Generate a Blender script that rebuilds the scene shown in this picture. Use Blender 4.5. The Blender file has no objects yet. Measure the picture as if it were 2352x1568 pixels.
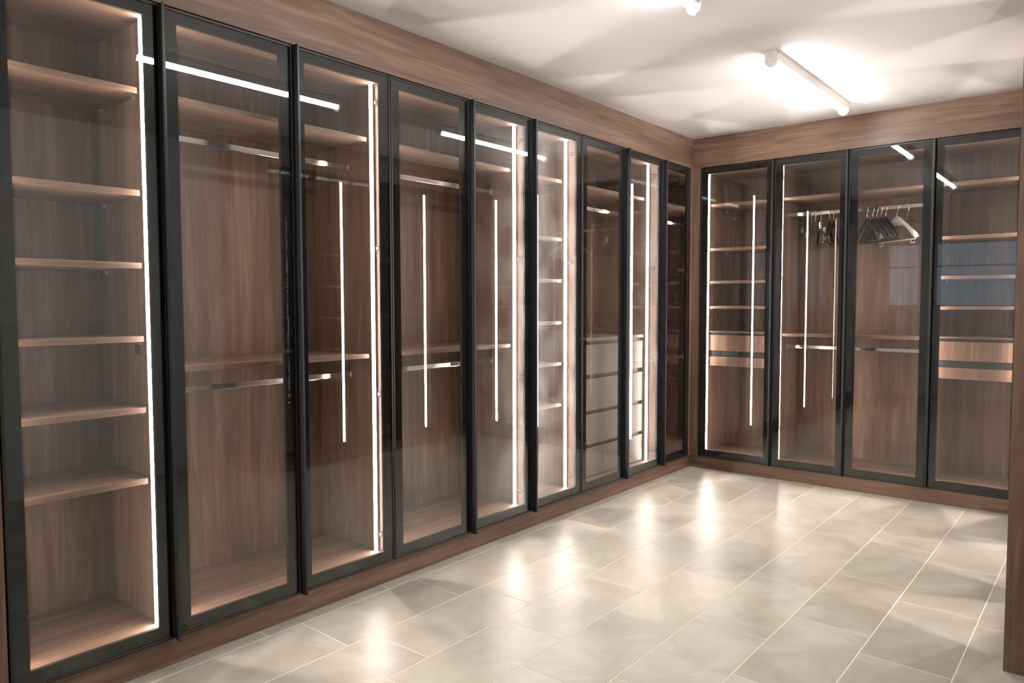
import bpy, bmesh, math, random
from mathutils import Vector, Matrix

sc = bpy.context.scene
COL = sc.collection
random.seed(7)

# ------------------------------------------------------------------ camera
CAM_POS = Vector((2.6189, -5.4111, 1.3221))
YAW, PITCH, ROLL, FPX = math.radians(39.6626), math.radians(3.0431), math.radians(-0.1138), 1682.04
fwd = Vector((-math.sin(YAW) * math.cos(PITCH), math.cos(YAW) * math.cos(PITCH), -math.sin(PITCH)))
rt = fwd.cross(Vector((0, 0, 1))).normalized()
up = rt.cross(fwd)
r2 = rt * math.cos(ROLL) + up * math.sin(ROLL)
u2 = -rt * math.sin(ROLL) + up * math.cos(ROLL)
cam_data = bpy.data.cameras.new('camera')
cam = bpy.data.objects.new('camera', cam_data)
COL.objects.link(cam)
cam.matrix_world = Matrix(((r2.x, u2.x, -fwd.x, CAM_POS.x), (r2.y, u2.y, -fwd.y, CAM_POS.y),
                           (r2.z, u2.z, -fwd.z, CAM_POS.z), (0, 0, 0, 1)))
cam_data.sensor_fit = 'HORIZONTAL'
cam_data.sensor_width = 36.0
cam_data.lens = 36.0 * FPX / 2352.0
cam_data.clip_start = 0.05
sc.camera = cam

# ------------------------------------------------------------------ world, exposure, light levels
world = bpy.data.worlds.new('dusk_sky')
sc.world = world
world.use_nodes = True
bg = world.node_tree.nodes['Background']
bg.inputs['Color'].default_value = (0.62, 0.76, 0.95, 1)
bg.inputs['Strength'].default_value = 0.85
sc.view_settings.view_transform = 'Standard'
sc.view_settings.look = 'None'
sc.view_settings.exposure = 0.98
sc.view_settings.gamma = 1.0
sc.view_settings.use_curve_mapping = False
TUBE_L = 53.0
LED_L = 90.0
cy = sc.cycles
cy.max_bounces = 8
cy.diffuse_bounces = 4
cy.glossy_bounces = 4
cy.transmission_bounces = 4
cy.transparent_max_bounces = 20
cy.use_adaptive_sampling = True
cy.adaptive_threshold = 0.04
cy.adaptive_min_samples = 12
cy.light_sampling_threshold = 0.03
cy.caustics_reflective = False
cy.caustics_refractive = False
cy.sample_clamp_indirect = 6.0
cy.use_light_tree = False
cy.use_denoising = True

# ------------------------------------------------------------------ materials
def new_mat(name):
    m = bpy.data.materials.new(name)
    m.use_nodes = True
    nt = m.node_tree
    for n in list(nt.nodes):
        nt.nodes.remove(n)
    out = nt.nodes.new('ShaderNodeOutputMaterial')
    return m, nt, out

def N(nt, typ, **kw):
    n = nt.nodes.new(typ)
    for k, v in kw.items():
        setattr(n, k, v)
    return n

def principled(name, color, rough=0.5, metal=0.0, spec=0.5):
    m, nt, out = new_mat(name)
    b = N(nt, 'ShaderNodeBsdfPrincipled')
    b.inputs['Base Color'].default_value = (*color, 1)
    b.inputs['Roughness'].default_value = rough
    b.inputs['Metallic'].default_value = metal
    b.inputs['Specular IOR Level'].default_value = spec
    nt.links.new(b.outputs[0], out.inputs[0])
    return m, nt, b

def ramp(nt, stops):
    r = N(nt, 'ShaderNodeValToRGB')
    el = r.color_ramp.elements
    while len(el) < len(stops):
        el.new(0.5)
    for e, (p, c) in zip(el, stops):
        e.position = p
        e.color = (*c, 1)
    return r

def wood(name, axis, seed=0.0, dark=(0.068, 0.036, 0.025), mid=(0.166, 0.097, 0.066), light=(0.340, 0.212, 0.150)):
    """walnut laminate, grain along the given world axis"""
    m, nt, b = principled(name, mid, 0.42, 0, 0.40)
    tc = N(nt, 'ShaderNodeTexCoord')
    oi = N(nt, 'ShaderNodeObjectInfo')
    def mapped(cross, along, off):
        mp = N(nt, 'ShaderNodeMapping')
        s = [cross] * 3
        s[axis] = along
        mp.inputs['Scale'].default_value = s
        mp.inputs['Location'].default_value = (off, off * 1.7, off * 0.6)
        nt.links.new(tc.outputs['Object'], mp.inputs['Vector'])
        return mp
    # broad plank-like bands
    n1 = N(nt, 'ShaderNodeTexNoise'); n1.inputs['Scale'].default_value = 1.0; n1.inputs['Detail'].default_value = 3.0
    n1.inputs['Roughness'].default_value = 0.6
    nt.links.new(mapped(7.0, 0.28, seed).outputs[0], n1.inputs['Vector'])
    # cathedral figure
    n2 = N(nt, 'ShaderNodeTexNoise'); n2.inputs['Scale'].default_value = 1.0; n2.inputs['Detail'].default_value = 4.0
    n2.inputs['Distortion'].default_value = 1.6
    nt.links.new(mapped(22.0, 1.5, seed + 3.1).outputs[0], n2.inputs['Vector'])
    # pores
    n3 = N(nt, 'ShaderNodeTexNoise'); n3.inputs['Scale'].default_value = 1.0; n3.inputs['Detail'].default_value = 2.0
    nt.links.new(mapped(330.0, 6.0, seed + 9.2).outputs[0], n3.inputs['Vector'])
    a1 = N(nt, 'ShaderNodeMath', operation='MULTIPLY_ADD'); a1.inputs[1].default_value = 0.42
    nt.links.new(n2.outputs['Fac'], a1.inputs[0])
    mu = N(nt, 'ShaderNodeMath', operation='MULTIPLY'); mu.inputs[1].default_value = 0.58
    nt.links.new(n1.outputs['Fac'], mu.inputs[0])
    nt.links.new(mu.outputs[0], a1.inputs[2])
    a2 = N(nt, 'ShaderNodeMath', operation='MULTIPLY_ADD'); a2.inputs[1].default_value = 0.20
    nt.links.new(n3.outputs['Fac'], a2.inputs[0])
    nt.links.new(a1.outputs[0], a2.inputs[2])
    rp = ramp(nt, [(0.38, dark), (0.60, mid), (0.86, light)])
    nt.links.new(a2.outputs[0], rp.inputs['Fac'])
    nt.links.new(rp.outputs[0], b.inputs['Base Color'])
    bp = N(nt, 'ShaderNodeBump'); bp.inputs['Strength'].default_value = 0.05; bp.inputs['Distance'].default_value = 0.002
    nt.links.new(n3.outputs['Fac'], bp.inputs['Height'])
    nt.links.new(bp.outputs[0], b.inputs['Normal'])
    return m

def glass(name, dust, tint, smudge=0.0):
    """thin tinted door glass: clear transmission, mirror reflection, a film of dust"""
    m, nt, out = new_mat(name)
    geo = N(nt, 'ShaderNodeNewGeometry')
    ior = N(nt, 'ShaderNodeMix', data_type='FLOAT')
    ior.inputs[2].default_value = 1.50
    ior.inputs[3].default_value = 1.0 / 1.50
    nt.links.new(geo.outputs['Backfacing'], ior.inputs[0])
    fr = N(nt, 'ShaderNodeFresnel')
    nt.links.new(ior.outputs[0], fr.inputs['IOR'])
    tr = N(nt, 'ShaderNodeBsdfTransparent'); tr.inputs['Color'].default_value = (*tint, 1)
    gl = N(nt, 'ShaderNodeBsdfGlossy'); gl.inputs['Roughness'].default_value = 0.0
    gl.inputs['Color'].default_value = (0.94, 1.0, 1.0, 1)
    tl = N(nt, 'ShaderNodeBsdfTranslucent'); tl.inputs['Color'].default_value = (0.9, 0.88, 0.86, 1)
    df = N(nt, 'ShaderNodeBsdfDiffuse'); df.inputs['Color'].default_value = (0.9, 0.88, 0.86, 1)
    dm = N(nt, 'ShaderNodeMixShader'); dm.inputs[0].default_value = 0.10
    nt.links.new(tl.outputs[0], dm.inputs[1]); nt.links.new(df.outputs[0], dm.inputs[2])
    m1 = N(nt, 'ShaderNodeMixShader')
    if smudge:
        tc = N(nt, 'ShaderNodeTexCoord')
        nz = N(nt, 'ShaderNodeTexNoise'); nz.inputs['Scale'].default_value = 5.0; nz.inputs['Detail'].default_value = 2.0
        nt.links.new(tc.outputs['Object'], nz.inputs['Vector'])
        mr = N(nt, 'ShaderNodeMapRange')
        mr.inputs['From Min'].default_value = 0.35; mr.inputs['From Max'].default_value = 0.70
        mr.inputs['To Min'].default_value = dust * (1 - smudge); mr.inputs['To Max'].default_value = dust * (1 + smudge)
        nt.links.new(nz.outputs['Fac'], mr.inputs['Value'])
        nt.links.new(mr.outputs[0], m1.inputs[0])
    else:
        m1.inputs[0].default_value = dust
    nt.links.new(tr.outputs[0], m1.inputs[1]); nt.links.new(dm.outputs[0], m1.inputs[2])
    m2 = N(nt, 'ShaderNodeMixShader')
    nt.links.new(fr.outputs[0], m2.inputs[0]); nt.links.new(m1.outputs[0], m2.inputs[1]); nt.links.new(gl.outputs[0], m2.inputs[2])
    nt.links.new(m2.outputs[0], out.inputs[0])
    return m

def emitter(name, color, strength):
    m, nt, out = new_mat(name)
    m.cycles.emission_sampling = 'FRONT'
    e = N(nt, 'ShaderNodeEmission')
    e.inputs['Color'].default_value = (*color, 1)
    e.inputs['Strength'].default_value = strength
    nt.links.new(e.outputs[0], out.inputs[0])
    return m

WOOD = {0: wood('walnut_grain_x', 0, 1.3), 1: wood('walnut_grain_y', 1, 4.7), 2: wood('walnut_grain_z', 2, 8.9)}
M_ALU = principled('black_aluminium', (0.022, 0.022, 0.023), 0.38, 0.3, 0.5)[0]
M_BORDER = principled('graphite_frame', (0.007, 0.007, 0.007), 0.7, 0.0, 0.1)[0]
M_CHROME = principled('chrome', (0.80, 0.79, 0.78), 0.12, 1.0)[0]
M_NICKEL = principled('nickel', (0.46, 0.44, 0.42), 0.30, 1.0)[0]
M_PIN = principled('shelf_pin_metal', (0.8, 0.78, 0.75), 0.3, 0.6)[0]
M_SLOT = principled('black_recess', (0.012, 0.011, 0.011), 0.5)[0]
M_HOUSING = principled('strip_housing', (0.30, 0.29, 0.28), 0.5, 0.5)[0]
M_GLASS = glass('door_glass', 0.0020, (0.91, 0.90, 0.89))
M_GLASS_D = glass('dusty_door_glass', 0.030, (0.91, 0.90, 0.89), 0.6)  # dust scatter also stands in for lens bloom around the LED strips
M_LED = emitter('led_diffuser', (1.0, 0.92, 0.85), LED_L)
M_TUBE = emitter('tube_diffuser', (0.97, 1.0, 1.0), TUBE_L)
M_WHITE = principled('white_plastic', (0.82, 0.80, 0.79), 0.4)[0]
M_GREYLINE = principled('grey_mark', (0.25, 0.24, 0.24), 0.5)[0]
M_BLACKPL = principled('black_plastic', (0.018, 0.017, 0.016), 0.35)[0]
M_HANGER = principled('dark_wood_hanger', (0.011, 0.009, 0.008), 0.38, 0, 0.35)[0]
M_HWHITE = principled('pale_plastic_hanger', (0.46, 0.455, 0.44), 0.4)[0]
M_TAUPE = principled('taupe_drawer_front', (0.275, 0.235, 0.205), 0.6, 0, 0.3)[0]
M_CABLE = principled('dark_cable_cover', (0.03, 0.028, 0.026), 0.6)[0]

def plaster(name, col, bump=0.15):
    m, nt, b = principled(name, col, 0.9, 0, 0.2)
    tc = N(nt, 'ShaderNodeTexCoord')
    nz = N(nt, 'ShaderNodeTexNoise'); nz.inputs['Scale'].default_value = 1.6; nz.inputs['Detail'].default_value = 4
    nt.links.new(tc.outputs['Object'], nz.inputs['Vector'])
    bp = N(nt, 'ShaderNodeBump'); bp.inputs['Strength'].default_value = bump; bp.inputs['Distance'].default_value = 0.02
    nt.links.new(nz.outputs['Fac'], bp.inputs['Height'])
    nt.links.new(bp.outputs[0], b.inputs['Normal'])
    return m
M_CEIL = plaster('ceiling_plaster', (0.62, 0.597, 0.592), 0.0)
M_WALL = plaster('wall_plaster', (0.74, 0.735, 0.725), 0.05)

def tile_mat():
    m, nt, b = principled('stone_tile', (0.5, 0.45, 0.38), 0.3, 0, 0.24)
    tc = N(nt, 'ShaderNodeTexCoord'); oi = N(nt, 'ShaderNodeObjectInfo')
    add = N(nt, 'ShaderNodeVectorMath', operation='ADD')
    sc_ = N(nt, 'ShaderNodeVectorMath', operation='SCALE'); sc_.inputs['Scale'].default_value = 37.0
    cmb = N(nt, 'ShaderNodeCombineXYZ')
    nt.links.new(oi.outputs['Random'], cmb.inputs[0]); nt.links.new(oi.outputs['Random'], cmb.inputs[1]); nt.links.new(oi.outputs['Random'], cmb.inputs[2])
    nt.links.new(cmb.outputs[0], sc_.inputs[0])
    nt.links.new(tc.outputs['Object'], add.inputs[0]); nt.links.new(sc_.outputs[0], add.inputs[1])
    n1 = N(nt, 'ShaderNodeTexNoise'); n1.inputs['Scale'].default_value = 3.2; n1.inputs['Detail'].default_value = 6; n1.inputs['Roughness'].default_value = 0.62
    n1.inputs['Distortion'].default_value = 0.8
    nt.links.new(add.outputs[0], n1.inputs['Vector'])
    rp = ramp(nt, [(0.30, (0.365, 0.322, 0.262)), (0.50, (0.440, 0.402, 0.342)), (0.70, (0.520, 0.488, 0.430))])
    nt.links.new(n1.outputs['Fac'], rp.inputs['Fac'])
    hv = N(nt, 'ShaderNodeHueSaturation')
    vr = N(nt, 'ShaderNodeMapRange'); vr.inputs['To Min'].default_value = 0.93; vr.inputs['To Max'].default_value = 1.07
    nt.links.new(oi.outputs['Random'], vr.inputs['Value']); nt.links.new(vr.outputs[0], hv.inputs['Value'])
    nt.links.new(rp.outputs[0], hv.inputs['Color'])
    nt.links.new(hv.outputs[0], b.inputs['Base Color'])
    # riven-slate relief: terraced patches plus fine ripple
    n2 = N(nt, 'ShaderNodeTexNoise'); n2.inputs['Scale'].default_value = 9.0; n2.inputs['Detail'].default_value = 5; n2.inputs['Distortion'].default_value = 1.5
    nt.links.new(add.outputs[0], n2.inputs['Vector'])
    tp = ramp(nt, [(0.0, (0, 0, 0)), (0.54, (0.45, 0.45, 0.45)), (0.57, (0.62, 0.62, 0.62)), (0.66, (0.72, 0.72, 0.72)), (0.69, (1, 1, 1))])
    nt.links.new(n2.outputs['Fac'], tp.inputs['Fac'])
    n3 = N(nt, 'ShaderNodeTexNoise'); n3.inputs['Scale'].default_value = 60.0; n3.inputs['Detail'].default_value = 3
    nt.links.new(add.outputs[0], n3.inputs['Vector'])
    b1 = N(nt, 'ShaderNodeBump'); b1.inputs['Strength'].default_value = 0.45; b1.inputs['Distance'].default_value = 0.0014
    nt.links.new(tp.outputs[0], b1.inputs['Height'])
    b2 = N(nt, 'ShaderNodeBump'); b2.inputs['Strength'].default_value = 0.25; b2.inputs['Distance'].default_value = 0.0006
    nt.links.new(n3.outputs['Fac'], b2.inputs['Height']); nt.links.new(b1.outputs[0], b2.inputs['Normal'])
    nt.links.new(b2.outputs[0], b.inputs['Normal'])
    rr = N(nt, 'ShaderNodeMapRange'); rr.inputs['To Min'].default_value = 0.33; rr.inputs['To Max'].default_value = 0.45
    nt.links.new(n1.outputs['Fac'], rr.inputs['Value']); nt.links.new(rr.outputs[0], b.inputs['Roughness'])
    return m
M_TILE = tile_mat()
M_GROUT = principled('cream_grout', (0.80, 0.71, 0.57), 0.8, 0, 0.2)[0]

# ------------------------------------------------------------------ mesh helpers
def add_box(bm, lo, hi):
    x0, y0, z0 = (min(a, b) for a, b in zip(lo, hi))
    x1, y1, z1 = (max(a, b) for a, b in zip(lo, hi))
    v = [bm.verts.new(p) for p in ((x0, y0, z0), (x1, y0, z0), (x1, y1, z0), (x0, y1, z0),
                                   (x0, y0, z1), (x1, y0, z1), (x1, y1, z1), (x0, y1, z1))]
    for f in ((0, 3, 2, 1), (4, 5, 6, 7), (0, 1, 5, 4), (1, 2, 6, 5), (2, 3, 7, 6), (3, 0, 4, 7)):
        bm.faces.new([v[i] for i in f])

def bevel(bm, w, seg=1):
    bmesh.ops.bevel(bm, geom=list(bm.edges), offset=w, segments=seg, affect='EDGES', profile=0.7)

def add_prism(bm, pts, axis_fn, a0, a1):
    """closed polygon pts (p,q) extruded from a0 to a1; axis_fn(p,q,a)->xyz"""
    lo = [bm.verts.new(axis_fn(p, q, a0)) for p, q in pts]
    hi = [bm.verts.new(axis_fn(p, q, a1)) for p, q in pts]
    n = len(pts)
    bm.faces.new(lo); bm.faces.new(hi[::-1])
    for i in range(n):
        j = (i + 1) % n
        bm.faces.new([lo[i], hi[i], hi[j], lo[j]])
    bmesh.ops.recalc_face_normals(bm, faces=list(bm.faces))

def add_cyl(bm, c0, c1, r, seg=12, r1=None):
    c0, c1 = Vector(c0), Vector(c1)
    d = (c1 - c0).normalized()
    a = d.orthogonal().normalized(); b = d.cross(a)
    r1 = r if r1 is None else r1
    A = [bm.verts.new(c0 + (a * math.cos(t) + b * math.sin(t)) * r) for t in (2 * math.pi * i / seg for i in range(seg))]
    B = [bm.verts.new(c1 + (a * math.cos(t) + b * math.sin(t)) * r1) for t in (2 * math.pi * i / seg for i in range(seg))]
    bm.faces.new(A[::-1]); bm.faces.new(B)
    for i in range(seg):
        j = (i + 1) % seg
        bm.faces.new([A[i], A[j], B[j], B[i]])

def add_sweep(bm, path, radii, up=Vector((0, 1, 0)), seg=10):
    """tube along path with elliptical radii (in-plane, along up)"""
    rings = []
    n = len(path)
    P = [Vector(p) for p in path]
    for i in range(n):
        t = (P[min(i + 1, n - 1)] - P[max(i - 1, 0)]).normalized()
        side = t.cross(up).normalized()
        ra, rb = radii[i] if isinstance(radii[i], tuple) else (radii[i], radii[i])
        rings.append([bm.verts.new(P[i] + side * ra * math.cos(a) + up * rb * math.sin(a))
                      for a in (2 * math.pi * k / seg for k in range(seg))])
    for i in range(n - 1):
        for k in range(seg):
            l = (k + 1) % seg
            bm.faces.new([rings[i][k], rings[i][l], rings[i + 1][l], rings[i + 1][k]])
    bm.faces.new(rings[0][::-1]); bm.faces.new(rings[-1])
    bmesh.ops.recalc_face_normals(bm, faces=list(bm.faces))

def mesh_of(name, bm, mat, smooth=False):
    me = bpy.data.meshes.new(name)
    bm.to_mesh(me); bm.free()
    me.materials.append(mat)
    if smooth:
        for p in me.polygons:
            p.use_smooth = True
    return me

def link(name, me, parent=None):
    o = bpy.data.objects.new(name, me)
    COL.objects.link(o)
    if parent is not None:
        o.parent = parent
    return o

def obj(name, bm, mat, parent=None, smooth=False):
    return link(name, mesh_of(name, bm, mat, smooth), parent)

def boxes(name, lst, mat, parent=None, bev=0.0):
    bm = bmesh.new()
    for lo, hi in lst:
        add_box(bm, lo, hi)
    if bev:
        bevel(bm, bev)
    return obj(name, bm, mat, parent)

def thing(name, label, cat, loc=(0, 0, 0), group=None):
    o = bpy.data.objects.new(name, None)
    o.empty_display_size = 0.1
    COL.objects.link(o)
    o.location = loc
    o['label'] = label; o['category'] = cat
    if group:
        o['group'] = group
    return o

def structure(o, label, cat):
    o['kind'] = 'structure'; o['label'] = label; o['category'] = cat
    return o

# ------------------------------------------------------------------ room shell
H = 2.6
XL, XR, YB, YS = -0.60, 3.05, 0.60, -6.15      # wall planes
T = 0.10
structure(boxes('wall_left', [((XL - T, YS - T, 0), (XL, YB + T, H))], M_WALL), 'pale plaster wall behind the long row of wardrobes', 'wall')
structure(boxes('wall_back', [((XL, YB, 0), (XR, YB + T, H))], M_WALL), 'pale plaster wall behind the short row of wardrobes', 'wall')
structure(boxes('wall_right', [((XR, YS - T, 0), (XR + T, YB + T, H))], M_WALL), 'pale plaster wall on the right of the room', 'wall')
structure(boxes('wall_return', [((XL, YS, 0), (-0.002, -4.728, H))], M_WALL), 'pale wall beside the leftmost wardrobe end panel', 'wall')
structure(boxes('ceiling', [((XL - T, YS - T, H), (XR + T, YB + T, H + 0.1))], M_CEIL), 'smooth warm white plaster ceiling', 'ceiling')
# south wall with two window openings
WZ0, WZ1 = 1.24, 2.15
wins = [(0.02, 0.46), (0.62, 2.30)]
lst = [((0.0 - 0.002, YS - T, 0), (XR, YS, WZ0)), ((-0.002, YS - T, WZ1), (XR, YS, H)),
       ((-0.002, YS - T, WZ0), (wins[0][0], YS, WZ1)), ((wins[0][1], YS - T, WZ0), (wins[1][0], YS, WZ1)),
       ((wins[1][1], YS - T, WZ0), (XR, YS, WZ1))]
structure(boxes('wall_south', lst, M_WALL), 'pale wall with two windows behind the viewer', 'wall')
M_WGLASS = glass('window_glass', 0.01, (0.95, 0.97, 0.97))
for i, (a, b) in enumerate(wins):
    f = 0.035
    zt = 1.81
    fr = boxes('window_%d' % (i + 1), [((a, YS - 0.07, WZ0), (a + f, YS - 0.02, WZ1)), ((b - f, YS - 0.07, WZ0), (b, YS - 0.02, WZ1)),
                                       ((a + f, YS - 0.07, WZ0), (b - f, YS - 0.02, WZ0 + f)), ((a + f, YS - 0.07, WZ1 - f), (b - f, YS - 0.02, WZ1)),
                                       ((a + f, YS - 0.065, zt - 0.012), (b - f, YS - 0.025, zt + 0.012))], M_WHITE)
    structure(fr, ['narrow white framed window behind the viewer', 'wide white framed window behind the viewer'][i], 'window')
    boxes('pane', [((a + f, YS - 0.048, WZ0 + f), (b - f, YS - 0.042, zt - 0.012))], M_WGLASS, fr)
    boxes('pane', [((a + f, YS - 0.048, zt + 0.012), (b - f, YS - 0.042, WZ1 - f))], M_WGLASS, fr)

# ------------------------------------------------------------------ tiled floor
floor = boxes('floor', [((XL - T, YS - T, -0.08), (XR + T, YB + T, -0.0008))], M_GROUT)
structure(floor, 'beige riven stone tile floor with cream joints', 'floor')
TW, TL, JT = 0.3075, 0.628, 0.0046
anchor = {-1: -3.84, 0: -3.06, 1: -2.93, 2: -3.13, 3: -2.13, 4: -0.73, 5: -1.70, 6: -1.873, 7: -1.31, 8: -2.02, 9: -1.55}
FX0, FX1, FY0, FY1 = -0.014, XR, YS, 0.014
tile_cache = {}
def tile_mesh(w, l):
    key = (round(w, 4), round(l, 4))
    if key not in tile_cache:
        bm = bmesh.new()
        hw, hl, c = w / 2, l / 2, 0.0006
        rings = [[bm.verts.new((sx * (hw - d), sy * (hl - d), z)) for sx, sy in ((-1, -1), (1, -1), (1, 1), (-1, 1))]
                 for d, z in ((0, -0.0079), (0, -c), (c, 0.0))]
        for a, b in zip(rings, rings[1:]):
            for i in range(4):
                j = (i + 1) % 4
                bm.faces.new([a[i], a[j], b[j], b[i]])
        bm.faces.new(rings[-1])
        tile_cache[key] = mesh_of('tile', bm, M_TILE)
    return tile_cache[key]
for k in range(-1, 10):
    xa, xb = 0.057 + TW * k, 0.057 + TW * (k + 1)
    x0, x1 = max(xa + JT / 2, FX0), min(xb - JT / 2, FX1)
    if x1 - x0 < 0.01:
        continue
    n0 = math.floor((FY0 - anchor[k]) / TL)
    y = anchor[k] + n0 * TL
    while y < FY1:
        y0, y1 = max(y + JT / 2, FY0), min(y + TL - JT / 2, FY1)
        if y1 - y0 > 0.01:
            t = link('tile', tile_mesh(x1 - x0, y1 - y0), floor)
            t.location = ((x0 + x1) / 2, (y0 + y1) / 2, random.uniform(-0.0003, 0.0003))
        y += TL

# ------------------------------------------------------------------ wardrobe runs
RX = 2.345
RUN = {  # (u along the run, v into the wardrobe, z) -> world
    'L': (lambda u, v, z: (-v, u, z), 1),
    'B': (lambda u, v, z: (u, v, z), 0),
    'R': (lambda u, v, z: (RX + v, u, z), 1),
}
PZ, DT = 0.0993, 2.366       # door bottom and top
BACK = 0.560                  # inner face of the back panels
ST = 0.009                    # side panel thickness

def fascia_and_plinth():
    w0, w1 = WOOD[0], WOOD[1]
    structure(boxes('trim_1', [((-0.026, -4.727, DT + 0.006), (-0.004, 0.004, H))], w1, bev=0.0008), 'long walnut fascia board above the row of nine glass doors', 'trim')
    structure(boxes('trim_2', [((-0.026, 0.005, DT + 0.006), (RX + 0.026, 0.027, H))], w0, bev=0.0008), 'walnut fascia board above the short row of four glass doors', 'trim')
    structure(boxes('trim_3', [((RX + 0.004, -2.318, DT + 0.006), (RX + 0.026, 0.004, H))], w1, bev=0.0008), 'walnut fascia board above the wardrobes on the right', 'trim')
    structure(boxes('baseboard_left', [((-0.034, -4.727, 0.0), (-0.014, 0.014, PZ - 0.004))], w1, bev=0.0008), 'dark walnut plinth under the row of nine glass doors', 'baseboard')
    structure(boxes('baseboard_back', [((-0.034, 0.0145, 0.0), (RX + 0.013, 0.034, PZ - 0.004))], w0, bev=0.0008), 'dark walnut plinth under the short row of four glass doors', 'baseboard')
    structure(boxes('baseboard_right', [((RX + 0.014, -2.297, 0.0), (RX + 0.034, 0.014, PZ - 0.004))], w1, bev=0.0008), 'dark walnut plinth under the wardrobes on the right', 'baseboard')
    structure(boxes('trim_4', [((-0.024, -0.0455, PZ - 0.003), (-0.004, 0.004, DT + 0.005)),
                               ((-0.004, 0.004, PZ - 0.003), (0.054, 0.024, DT + 0.005))], WOOD[2]), 'narrow walnut corner post between the two rows of glass doors', 'trim')
    structure(boxes('trim_5', [((2.183, 0.004, PZ - 0.003), (RX + 0.004, 0.024, DT + 0.005)),
                               ((RX + 0.004, -0.046, PZ - 0.003), (RX + 0.024, 0.004, DT + 0.005))], WOOD[2]), 'walnut filler strip in the right hand wardrobe corner', 'trim')
fascia_and_plinth()

hinge_cache = {}
def hinge_mesh(run, s):
    """cup hinge: arm along v, winged plate on the side panel; s = +1 panel at high u, -1 at low u"""
    key = (run, s)
    if key not in hinge_cache:
        f = RUN[run][0]
        o = Vector(f(0, 0, 0))
        g = lambda u, v, z: Vector(f(u, v, z)) - o
        bm = bmesh.new()
        def b(u0, u1, v0, v1, z0, z1):
            add_box(bm, g(-s * u0, v0, z0), g(-s * u1, v1, z1))
        b(0.0, 0.0018, 0.030, 0.052, -0.034, 0.034)          # winged plate
        b(0.0018, 0.0095, 0.027, 0.098, -0.0095, -0.0070)      # arm cheeks
        b(0.0018, 0.0095, 0.027, 0.098, 0.0070, 0.0095)
        b(0.0018, 0.0045, 0.027, 0.098, -0.0070, 0.0070)       # arm floor
        b(0.0045, 0.0085, 0.034, 0.044, -0.0045, 0.0045)       # adjusting screw block
        b(0.006, 0.028, 0.0225, 0.0270, -0.012, 0.012)           # link to the door cup
        for zz in (-0.024, 0.024):
            add_cyl(bm, g(-s * 0.0018, 0.041, zz), g(-s * 0.0042, 0.041, zz), 0.0048, 8)
        bmesh.ops.recalc_face_normals(bm, faces=list(bm.faces))
        hinge_cache[key] = mesh_of('hinge', bm, M_NICKEL)
    return hinge_cache[key]

def door(run, parent, a, b, hinge, fin, gmat):
    f = RUN[run][0]
    a += 0.0016; b -= 0.0016
    rw, dv = 0.009, 0.022
    def fb(u0, u1, v0, v1, z0, z1):
        return (f(u0, v0, z0), f(u1, v1, z1))
    d = boxes('door', [fb(a, a + rw, 0, dv, PZ, DT), fb(b - rw, b, 0, dv, PZ, DT),
                       fb(a + rw, b - rw, 0, dv, PZ, PZ + rw), fb(a + rw, b - rw, 0, dv, DT - rw, DT)], M_ALU, parent, bev=0.0009)
    iw = 0.046
    a1, b1, z1, z2 = a + rw + 0.0004, b - rw - 0.0004, PZ + rw + 0.0004, DT - rw - 0.0004
    boxes('inner_frame', [fb(a1, a1 + iw, 0.0065, 0.0215, z1, z2), fb(b1 - iw, b1, 0.0065, 0.0215, z1, z2),
                          fb(a1 + iw, b1 - iw, 0.0065, 0.0215, z1, z1 + iw), fb(a1 + iw, b1 - iw, 0.0065, 0.0215, z2 - iw + 0.006, z2)], M_BORDER, d)
    boxes('glass_pane', [fb(a1, b1, 0.0020, 0.0060, z1, z2)], gmat, d)
    if fin:
        u0 = a if fin < 0 else b
        s = 1 if fin < 0 else -1
        boxes('pull_handle', [fb(u0, u0 + s * 0.0045, -0.028, -0.0002, PZ - 0.004, DT + 0.001),
                              fb(u0, u0 + s * 0.010, -0.0315, -0.0285, PZ - 0.004, DT + 0.001)], M_ALU, d, bev=0.0006)
    u0 = (a - 0.0016 + ST) if hinge < 0 else (b + 0.0016 - ST)
    for z in (2.257, 1.578, 0.887, 0.208):
        h = link('hinge', hinge_mesh(run, hinge), d)
        h.location = Vector(f(u0, 0, z))
        if run == 'R':
            h.location = Vector((RX, u0, z))
        elif run == 'L':
            h.location = Vector((0, u0, z))
        else:
            h.location = Vector((u0, 0, z))
    return d

def pin_mesh():
    bm = bmesh.new()
    add_box(bm, (-0.010, -0.0035, -0.0022), (0.010, 0.0035, 0.0))
    add_box(bm, (-0.004, -0.003, -0.013), (0.004, 0.003, -0.0022))
    return mesh_of('shelf_pin', bm, M_PIN)
PIN = pin_mesh()

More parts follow.
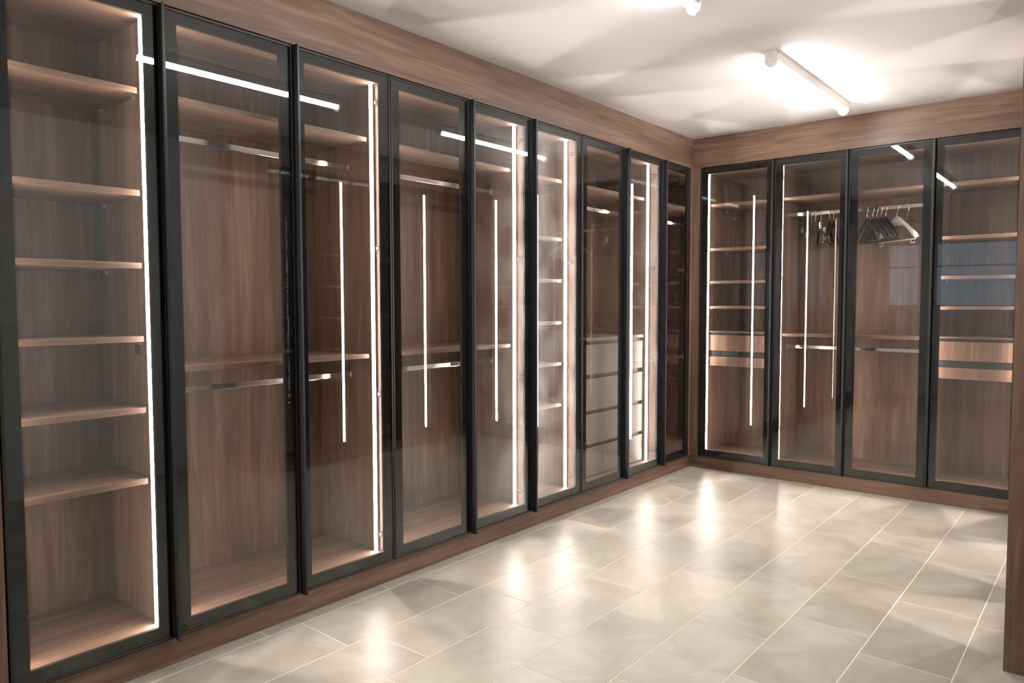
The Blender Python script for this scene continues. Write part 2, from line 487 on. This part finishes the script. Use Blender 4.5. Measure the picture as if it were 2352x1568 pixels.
def wardrobe(run, u0, u1, label, shelves=(), doors=(), rails=(), leds=(-1, 1), pins=True, drawers=None, sv=0.14, far=None,
             thick_end=None, shelf_back=BACK - 0.001):
    f, gax = RUN[run]
    base = Vector(f((u0 + u1) / 2, 0.3, 0.0))
    t = thing('wardrobe_cabinet', label, 'wardrobe')
    U1 = far if far is not None else u1            # a blind corner cabinet runs on behind its neighbour
    def fb(a, b, v0, v1, z0, z1):
        return (f(a, v0, z0), f(b, v1, z1))
    zb, zt = 0.104, 2.362
    i0, i1 = u0 + ST, U1 - ST
    boxes('side_panel', [fb(u0 + 0.0003, i0, 0.0265, BACK + 0.016, zb, zt)], WOOD[2], t)
    if far is None:
        boxes('side_panel', [fb(i1, U1 - 0.0003, 0.0265, BACK + 0.016, zb, zt)], WOOD[2], t)
    else:
        boxes('side_panel', [fb(i1, U1 - 0.0003, 0.0405, BACK + 0.016, zb, zt)], WOOD[2], t)
        boxes('front_panel', [fb(0.030, i1, 0.0405, 0.056, zb, zt)], WOOD[2], t)
    vf = 0.0265 if far is None else 0.058
    boxes('base_panel', [fb(i0, i1, vf, BACK, zb, zb + 0.018)], WOOD[gax], t)
    boxes('top_panel', [fb(i0, i1, vf, BACK, zt - 0.018, zt)], WOOD[gax], t)
    boxes('back_panel', [fb(i0, i1, BACK, BACK + 0.008, zb, zt)], WOOD[2], t)
    for z in shelves:                                # z = top of shelf
        s = boxes('shelf', [fb(i0 + 0.0008, i1 - 0.0008, sv, shelf_back, z - 0.021, z)], WOOD[gax], t, bev=0.0006)
        if pins:
            for e in (0, 1):
                for v in (sv + 0.045, 0.47):
                    p = link('shelf_pin', PIN, s)
                    uu = (i0 + 0.0102) if e == 0 else (i1 - 0.0102)
                    p.location = Vector(f(uu, v, z - 0.0211))
                    p.rotation_euler = (0, 0, math.pi / 2 if gax == 1 else 0)
    for z in rails:                                  # z = centre of rail
        bm = bmesh.new()
        add_box(bm, f(i0 + 0.004, 0.305, z - 0.0135), f(i1 - 0.004, 0.321, z + 0.0135))
        es = [e for e in bm.edges if abs((e.verts[0].co - e.verts[1].co)[gax]) > 0.05]
        bmesh.ops.bevel(bm, geom=es, offset=0.0028, segments=2, affect='EDGES', profile=0.5)
        r = obj('hanging_rail', bm, M_CHROME, t)
        for uu, s in ((i0, 1), (i1, -1)):
            boxes('rail_bracket', [fb(uu + s * 0.0004, uu + s * 0.0036, 0.296, 0.330, z - 0.021, z + 0.025)], M_CHROME, r, bev=0.0012)
    for s in leds:
        uu = (U1 - ST) if s > 0 else i0
        z0, z1 = zb + 0.019, zt - 0.019
        fn = lambda p, q, a, uu=uu, s=s: f(uu - s * p, q, a)
        bm = bmesh.new()
        add_prism(bm, [(0.0002, 0.1198), (0.0105, 0.1232), (0.0145, 0.1258), (0.0145, 0.1290), (0.0002, 0.1320)], fn, z0, z1)
        add_box(bm, fn(0.0002, 0.1085, z0), fn(0.0060, 0.1100, z1))     # front lip, added to shade the side panel beside the lens
        add_box(bm, fn(0.0002, 0.1101, z0), fn(0.0018, 0.1190, z1))
        h = obj('light_strip', bm, M_HOUSING, t)
        bm = bmesh.new()
        add_prism(bm, [(0.0020, 0.1150), (0.005, 0.1152), (0.0105, 0.1180), (0.0142, 0.1218), (0.0142, 0.1250), (0.0105, 0.1226), (0.0020, 0.1195)], fn, z0 + 0.0005, z1 - 0.0005)
        d = obj('diffuser', bm, M_LED, h)
        d.data.materials.append(M_HOUSING)               # only the visible lens faces glow, not the faces seated in the channel
        for pl in d.data.polygons:
            vv = [(w[0] if run == 'B' else w[1], w[1] if run == 'B' else abs(w[0]) - (RX if run == 'R' else 0)) for w in (d.data.vertices[i].co for i in pl.vertices)]
            pq = sorted(set((round(abs(a - uu), 4), round(b, 4)) for a, b in vv))
            lens = {(0.0020, 0.1150), (0.005, 0.1152), (0.0105, 0.1180), (0.0142, 0.1218), (0.0142, 0.1250)}
            if len(pq) != 2 or any(t_ not in lens for t_ in pq) or pq == [(0.002, 0.1150), (0.0142, 0.1250)]:
                pl.material_index = 1
        d['label'] = 'glowing white light diffuser'
    for a, b, hs, fin, gm in doors:
        door(run, t, a, b, hs, fin, gm)
    if drawers:
        kind = drawers
        if kind == 'chest':
            tops = [(0.831, 1.034), (0.583, 0.799), (0.349, 0.555), (0.128, 0.323)]
            boxes('counter', [fb(i0 + 0.0008, i1 - 0.0008, sv, BACK - 0.001, 1.059, 1.080)], WOOD[gax], t, bev=0.0006)
            e = 0.012
            for uu, s in ((i0, 1), (i1, -1)):
                boxes('chest_side', [fb(uu + s * 0.0006, uu + s * e, sv, BACK - 0.001, zb + 0.0185, 1.0585)], WOOD[2], t)
            back_z = zb + 0.0185
        else:
            tops = [(0.935, 1.060), (0.813, 0.886)]
            boxes('counter', [fb(i0 + 0.0008, i1 - 0.0008, sv, BACK - 0.001, 1.080, 1.090)], WOOD[gax], t, bev=0.0006)
            e = 0.004
            back_z = 0.80
        for q, (za, zc) in enumerate(tops):
            d = boxes('drawer', [fb(i0 + e + 0.003, i1 - e - 0.003, sv + 0.008, sv + 0.026, za, zc),
                                 fb(i0 + e + 0.012, i0 + e + 0.024, sv + 0.026, BACK - 0.03, za + 0.005, zc - 0.012),
                                 fb(i1 - e - 0.024, i1 - e - 0.012, sv + 0.026, BACK - 0.03, za + 0.005, zc - 0.012),
                                 fb(i0 + e + 0.024, i1 - e - 0.024, sv + 0.026, BACK - 0.03, za + 0.005, za + 0.015)], M_TAUPE if kind == 'chest' else WOOD[2], t, bev=0.0008)
            nxt = (1.0575 if kind == 'chest' else 1.079) if q == 0 else tops[q - 1][0] - 0.002
            p = boxes('finger_pull', [fb(i0 + e + 0.003, i1 - e - 0.003, sv + 0.027, sv + 0.034, zc - 0.010, nxt)], M_SLOT, d)
            p['label'] = 'dark recessed finger pull'
    return t

G, GD = M_GLASS, M_GLASS_D
Y = [-4.7000, -4.1767, -3.6461, -3.1267, -2.5938, -2.0689, -1.5546, -1.0305, -0.4997, -0.0480]
SH = (2.100, 1.733, 1.470, 1.202, 0.939, 0.674)
w1 = wardrobe('L', Y[0], Y[1], 'leftmost glass-door wardrobe in the long row with six shelves, nearest the viewer', SH,
         [(Y[0], Y[1], -1, 1, G)], shelf_back=0.535)
wardrobe('L', Y[1], Y[3], 'double-door hanging wardrobe right beside the leftmost shelf wardrobe', (2.101, 1.079),
         [(Y[1], Y[2], -1, 0, G), (Y[2], Y[3], 1, -1, G)], rails=(1.982, 0.970), pins=False)
wardrobe('L', Y[3], Y[5], 'double-door hanging wardrobe in the middle of the long row', (2.101, 1.079),
         [(Y[3], Y[4], -1, 0, G), (Y[4], Y[5], 1, -1, GD)], rails=(1.984, 0.971), pins=False)
wardrobe('L', Y[5], Y[6], 'narrow single-door shelf wardrobe beside the wardrobe with four drawers', SH,
         [(Y[5], Y[6], 1, -1, GD)])
wardrobe('L', Y[6], Y[8], 'double-door wardrobe with four stacked drawers under a hanging rail', (2.101,),
         [(Y[6], Y[7], -1, 0, G), (Y[7], Y[8], 1, -1, GD)], rails=(1.986,), pins=False, drawers='chest')
wardrobe('L', Y[8], Y[9], 'dim corner wardrobe with a single glass door beside the corner post', (2.101,),
         [(Y[8], Y[9], 1, -1, G)], rails=(1.986,), leds=(1,), pins=False, far=0.5575)
SB = (2.101, 1.752, 1.491, 1.291)
BX = [0.0565, 0.6389, 1.1529, 1.6665, 2.1800]
wardrobe('B', BX[0], BX[1], 'shelf wardrobe with two drawers in the short row, beside the corner post', SB,
         [(BX[0], BX[1], -1, 1, G)], drawers='pair')
wardrobe('B', BX[1], BX[3], 'double-door wardrobe holding the clothes hangers', (2.100, 1.085),
         [(BX[1], BX[2], -1, 1, G), (BX[2], BX[3], 1, 0, G)], rails=(1.9875, 0.980), pins=False)
wardrobe('B', BX[3], BX[4], 'shelf wardrobe with two drawers at the right end of the short row', SB,
         [(BX[3], BX[4], 1, -1, G)], drawers='pair')
# wardrobes along the right, seen as an end panel and as reflections
RY = [-2.297, -1.900, -1.512, -1.030, -0.550, -0.048]
wardrobe('R', RY[0], RY[2], 'double-door shelf wardrobe behind the tall walnut end panel on the right', SH[1:],
         [(RY[0], RY[1], -1, 0, G), (RY[1], RY[2], 1, -1, G)], pins=False)
wardrobe('R', RY[2], RY[4], 'double-door shelf wardrobe in the middle of the right row, seen reflected', SH[1:],
         [(RY[2], RY[3], -1, 0, G), (RY[3], RY[4], 1, -1, G)], pins=False)
wardrobe('R', RY[4], RY[5], 'single-door wardrobe at the far end of the right row, seen reflected', (2.101,),
         [(RY[4], RY[5], 1, -1, G)], rails=(1.986,), leds=(), pins=False)
ep = boxes('end_panel', [((2.338, -2.318, 0.0), (XR - 0.05, -2.2978, H - 0.0005))], WOOD[2], bev=0.001)
ep['label'] = 'tall dark walnut end panel at the right edge, nearest the viewer'; ep['category'] = 'panel'
ep2 = boxes('end_panel', [((-0.575, -4.727, 0.0), (-0.003, -4.7035, DT + 0.005))], WOOD[2], bev=0.001)
ep2['label'] = 'walnut end panel at the left edge beside the leftmost glass door'; ep2['category'] = 'panel'
# cable cover, small connector and round grommet inside the leftmost wardrobe
c = boxes('cable_cover', [((-0.5585, -4.203, 1.235), (-0.540, -4.187, 2.076))], M_CABLE, w1, bev=0.002); c['label'] = 'dark vertical cable cover'
c = boxes('connector_box', [((-0.5585, -4.235, 1.206), (-0.535, -4.190, 1.228))], M_CABLE, w1, bev=0.002); c['label'] = 'small dark connector box'
bm = bmesh.new(); add_cyl(bm, (-0.238, -4.1858, 1.147), (-0.238, -4.1885, 1.147), 0.020, 20)
c = obj('cable_grommet', bm, M_CABLE, w1); c['label'] = 'round dark cable grommet'

# ------------------------------------------------------------------ ceiling tube lights
def tube_light(y0, y1, label):
    x = 1.205
    t = thing('tube_light', label, 'ceiling light', (x, (y0 + y1) / 2, H), 'batten tube lights on the ceiling')
    L = (y1 - y0) / 2
    bm = bmesh.new()
    add_prism(bm, [(-0.031, -0.0003), (-0.031, -0.007), (-0.026, -0.010), (-0.0235, -0.0385), (0.0235, -0.0385), (0.026, -0.010), (0.031, -0.007), (0.031, -0.0003)],
              lambda p, q, a: (p, a, q), -L, L)
    obj('base', bm, M_WHITE, t)
    pts = [(-0.0165, -0.039), (-0.0172, -0.046), (-0.0150, -0.054), (-0.0085, -0.061), (0.0, -0.0635),
           (0.0085, -0.061), (0.0150, -0.054), (0.0172, -0.046), (0.0165, -0.039)]
    bm = bmesh.new()
    add_prism(bm, pts, lambda p, q, a: (p, a, q), -L + 0.0125, L - 0.0125)
    d = obj('diffuser', bm, M_TUBE, t)
    d.data.materials.append(M_WHITE)
    for pl in d.data.polygons:
        if pl.normal.z > 0.9 or abs(pl.normal.y) > 0.9:      # seated faces do not glow
            pl.material_index = 1
    d['label'] = 'glowing white tube diffuser'
    cap = [(-0.031, -0.0003), (-0.031, -0.034), (-0.034, -0.046), (-0.024, -0.066), (-0.006, -0.077), (0.006, -0.077),
           (0.024, -0.066), (0.034, -0.046), (0.031, -0.034), (0.031, -0.0003)]
    for s in (-1, 1):
        bm = bmesh.new()
        add_prism(bm, cap, lambda p, q, a: (p, a, q), s * (L - 0.012), s * (L + 0.006))
        c = obj('end_cap', bm, M_WHITE, t)
        bm = bmesh.new()
        y = s * (L + 0.0062)
        segs = 24
        for k in range(segs):                       # embossed ring
            a0, a1 = 2 * math.pi * k / segs, 2 * math.pi * (k + 1) / segs
            vs = [bm.verts.new((r * math.cos(a), y, -0.021 + r * math.sin(a))) for r, a in ((0.0098, a0), (0.0110, a0), (0.0110, a1), (0.0098, a1))]
            bm.faces.new(vs)
        bmesh.ops.remove_doubles(bm, verts=list(bm.verts), dist=1e-5)
        obj('ring_mark', bm, M_GREYLINE, c)
        for sx in (-1, 1):
            bm = bmesh.new()
            add_cyl(bm, (sx * 0.0175, y - s * 0.001, -0.050), (sx * 0.0175, y + s * 0.0008, -0.050), 0.0022, 8)
            obj('screw', bm, M_GREYLINE, c)
tube_light(-1.625, -0.345, 'white batten tube light on the ceiling, the farther one near the short row')
tube_light(-3.755, -2.500, 'white batten tube light on the ceiling, the nearer one cut by the picture top')

# ------------------------------------------------------------------ clothes hangers on the rail of the short row
RAILY, RAILZ = 0.313, 1.9875 + 0.0135
def hook_part(t, neck=-0.088, r=0.0026):
    top = 0.0045
    pts = []
    R = 0.0165
    cz = top - R
    for k in range(15):                             # loop over the rail
        a = math.radians(-70 + k * 18)
        pts.append((R * math.cos(a + 0.0), 0, cz + R * math.sin(a)))
    pts = pts[::1]
    pts = [p for p in pts]
    pts += [(-0.012, 0, cz - 0.022), (-0.003, 0, cz - 0.034), (0.0, 0, cz - 0.044), (0.0, 0, neck - 0.012)]
    bm = bmesh.new()
    add_sweep(bm, pts, [r] * len(pts), seg=6)
    o = obj('hook', bm, M_CHROME, t, True)
    o['label'] = 'chrome hook'
    return o

def arc_body(w, drop, neck, hn, dn, he, de, n=17):
    path, rad = [], []
    for i in range(n):
        s = -1 + 2 * i / (n - 1)
        a = abs(s)
        z = neck - 0.010 - drop * (a ** 1.35)
        path.append((s * w, 0, z))
        k = max(0, (a - 0.62) / 0.38) ** 1.5
        c = max(0, 1 - a / 0.30)
        hh = hn * (0.55 + 0.55 * c) * (1 - k) + he * k
        dd = dn * (1 - k) + de * k
        if a > 0.985:
            hh *= 0.55; dd *= 0.75
        rad.append((hh, dd))
    return path, rad

def hanger(x, yaw, kind, label, txt=None):
    t = thing('clothes_hanger', label, 'hanger', (x, RAILY, RAILZ), 'clothes hangers on the rail')
    t.rotation_euler = (0, 0, math.pi / 2 + math.radians(yaw))   # width axis: +Y turned toward -X by yaw
    mat = M_HWHITE if kind == 'pale' else M_HANGER
    hook_part(t)
    if kind in ('clip', 'clip_low'):
        zc = -0.112 if kind == 'clip' else -0.152
        bm = bmesh.new()
        add_sweep(bm, [(0, 0, -0.080), (0, 0, -0.100), (0, 0, zc - 0.004)], [(0.012, 0.006), (0.017, 0.006), (0.022, 0.006)], seg=10)
        add_cyl(bm, (-0.185, 0, zc), (0.185, 0, zc), 0.0045, 8)
        obj('body', bm, mat, t, True)
        for s in (-1, 1):
            bm = bmesh.new()
            x0 = s * 0.165
            add_box(bm, (x0 - 0.009, -0.0062, zc - 0.030), (x0 + 0.009, -0.0036, zc + 0.016))
            add_box(bm, (x0 - 0.009, 0.0036, zc - 0.030), (x0 + 0.009, 0.0062, zc + 0.016))
            add_cyl(bm, (x0 - 0.011, 0, zc - 0.006), (x0 + 0.011, 0, zc - 0.006), 0.0050, 8)
            c = obj('clip', bm, M_PIN, t); c['label'] = 'chrome trouser clip'
        return t
    if kind == 'thin':
        path, rad = arc_body(0.205, 0.085, -0.095, 0.012, 0.006, 0.006, 0.007)
    elif kind == 'pale':
        path, rad = arc_body(0.205, 0.135, -0.092, 0.026, 0.011, 0.020, 0.026)
    else:
        path, rad = arc_body(0.205, 0.130, -0.092, 0.026, 0.0072, 0.018, 0.0098)
    bm = bmesh.new()
    add_sweep(bm, path, rad, seg=12)
    if kind == 'pale':                               # webbed neck plate
        add_prism(bm, [(-0.058, -0.128), (-0.020, -0.098), (0.020, -0.098), (0.058, -0.128), (0.040, -0.150), (0.0, -0.140), (-0.040, -0.150)],
                  lambda p, q, a: (p, a, q), -0.005, 0.005)
    obj('body', bm, mat, t, True)
    zb = path[0][2] - 0.006
    if kind != 'thin':
        bm = bmesh.new()
        add_cyl(bm, (-0.195, 0, zb - 0.008), (0.195, 0, zb - 0.008), 0.0052 if kind == 'pale' else 0.006, 8)
        obj('trouser_bar', bm, mat, t, True)
    if kind == 'pale':
        for s in (-1, 1):
            bm = bmesh.new()
            pts = [(s * 0.150, 0, zb - 0.010), (s * 0.150, 0, zb - 0.028), (s * 0.158, 0, zb - 0.034), (s * 0.180, 0, zb - 0.034), (s * 0.184, 0, zb - 0.026)]
            add_sweep(bm, pts, [0.004] * len(pts), seg=6)
            obj('strap_hook', bm, mat, t, True)
    if txt:
        cu = bpy.data.curves.new('lettering', 'FONT')
        cu.body = txt; cu.size = 0.020; cu.align_x = 'CENTER'; cu.extrude = 0.0003
        tmp = bpy.data.objects.new('tmp_text', cu)
        COL.objects.link(tmp)
        bpy.context.view_layer.update()
        me = bpy.data.meshes.new_from_object(tmp.evaluated_get(bpy.context.evaluated_depsgraph_get()))
        bpy.data.objects.remove(tmp)
        me.materials.clear(); me.materials.append(M_HWHITE)
        lt = link('lettering', me, t)
        # faces the room side of the hanger
        lt.location = (0.0, txt_off, -0.113)
        lt.rotation_euler = (math.pi / 2, 0, 0 if txt_off < 0 else math.pi)
    return t
txt_off = 0.0125
hs = [(0.806, 40, 'clip', 'dark trouser hanger with chrome clips, first from the left on the rail', None),
      (0.836, 40, 'clip_low', 'dark trouser hanger with low-hung chrome clips, second from the left on the rail', None),
      (0.878, 24, 'suit', 'dark wooden hanger beside the two clip hangers, third from the left', None),
      (0.940, 10, 'suit', 'dark wooden hanger left of the door seam, fourth from the left', None),
      (0.970, 6, 'suit', 'dark wooden hanger just left of the door seam, fifth from the left', None),
      (1.196, 36, 'suit', 'dark wooden hanger leftmost in the bunch right of the door seam', None),
      (1.236, 37, 'suit', 'dark wooden hanger second in the bunch right of the door seam', None),
      (1.263, 37, 'suit', 'dark wooden hanger third in the bunch right of the door seam', None),
      (1.291, 38, 'suit', 'dark wooden hanger fourth in the bunch right of the door seam', None),
      (1.320, 38, 'suit', 'dark wooden hanger just left of the pale plastic hanger', None),
      (1.393, 48, 'pale', 'pale grey plastic hanger with broad shoulders and strap hooks', None),
      (1.460, 50, 'thin', 'thin dark hanger with small white lettering at the neck, rightmost on the rail', 'PKZ')]
for x, yaw, kind, label, txt in hs:
    hanger(x, yaw, kind, label, txt)
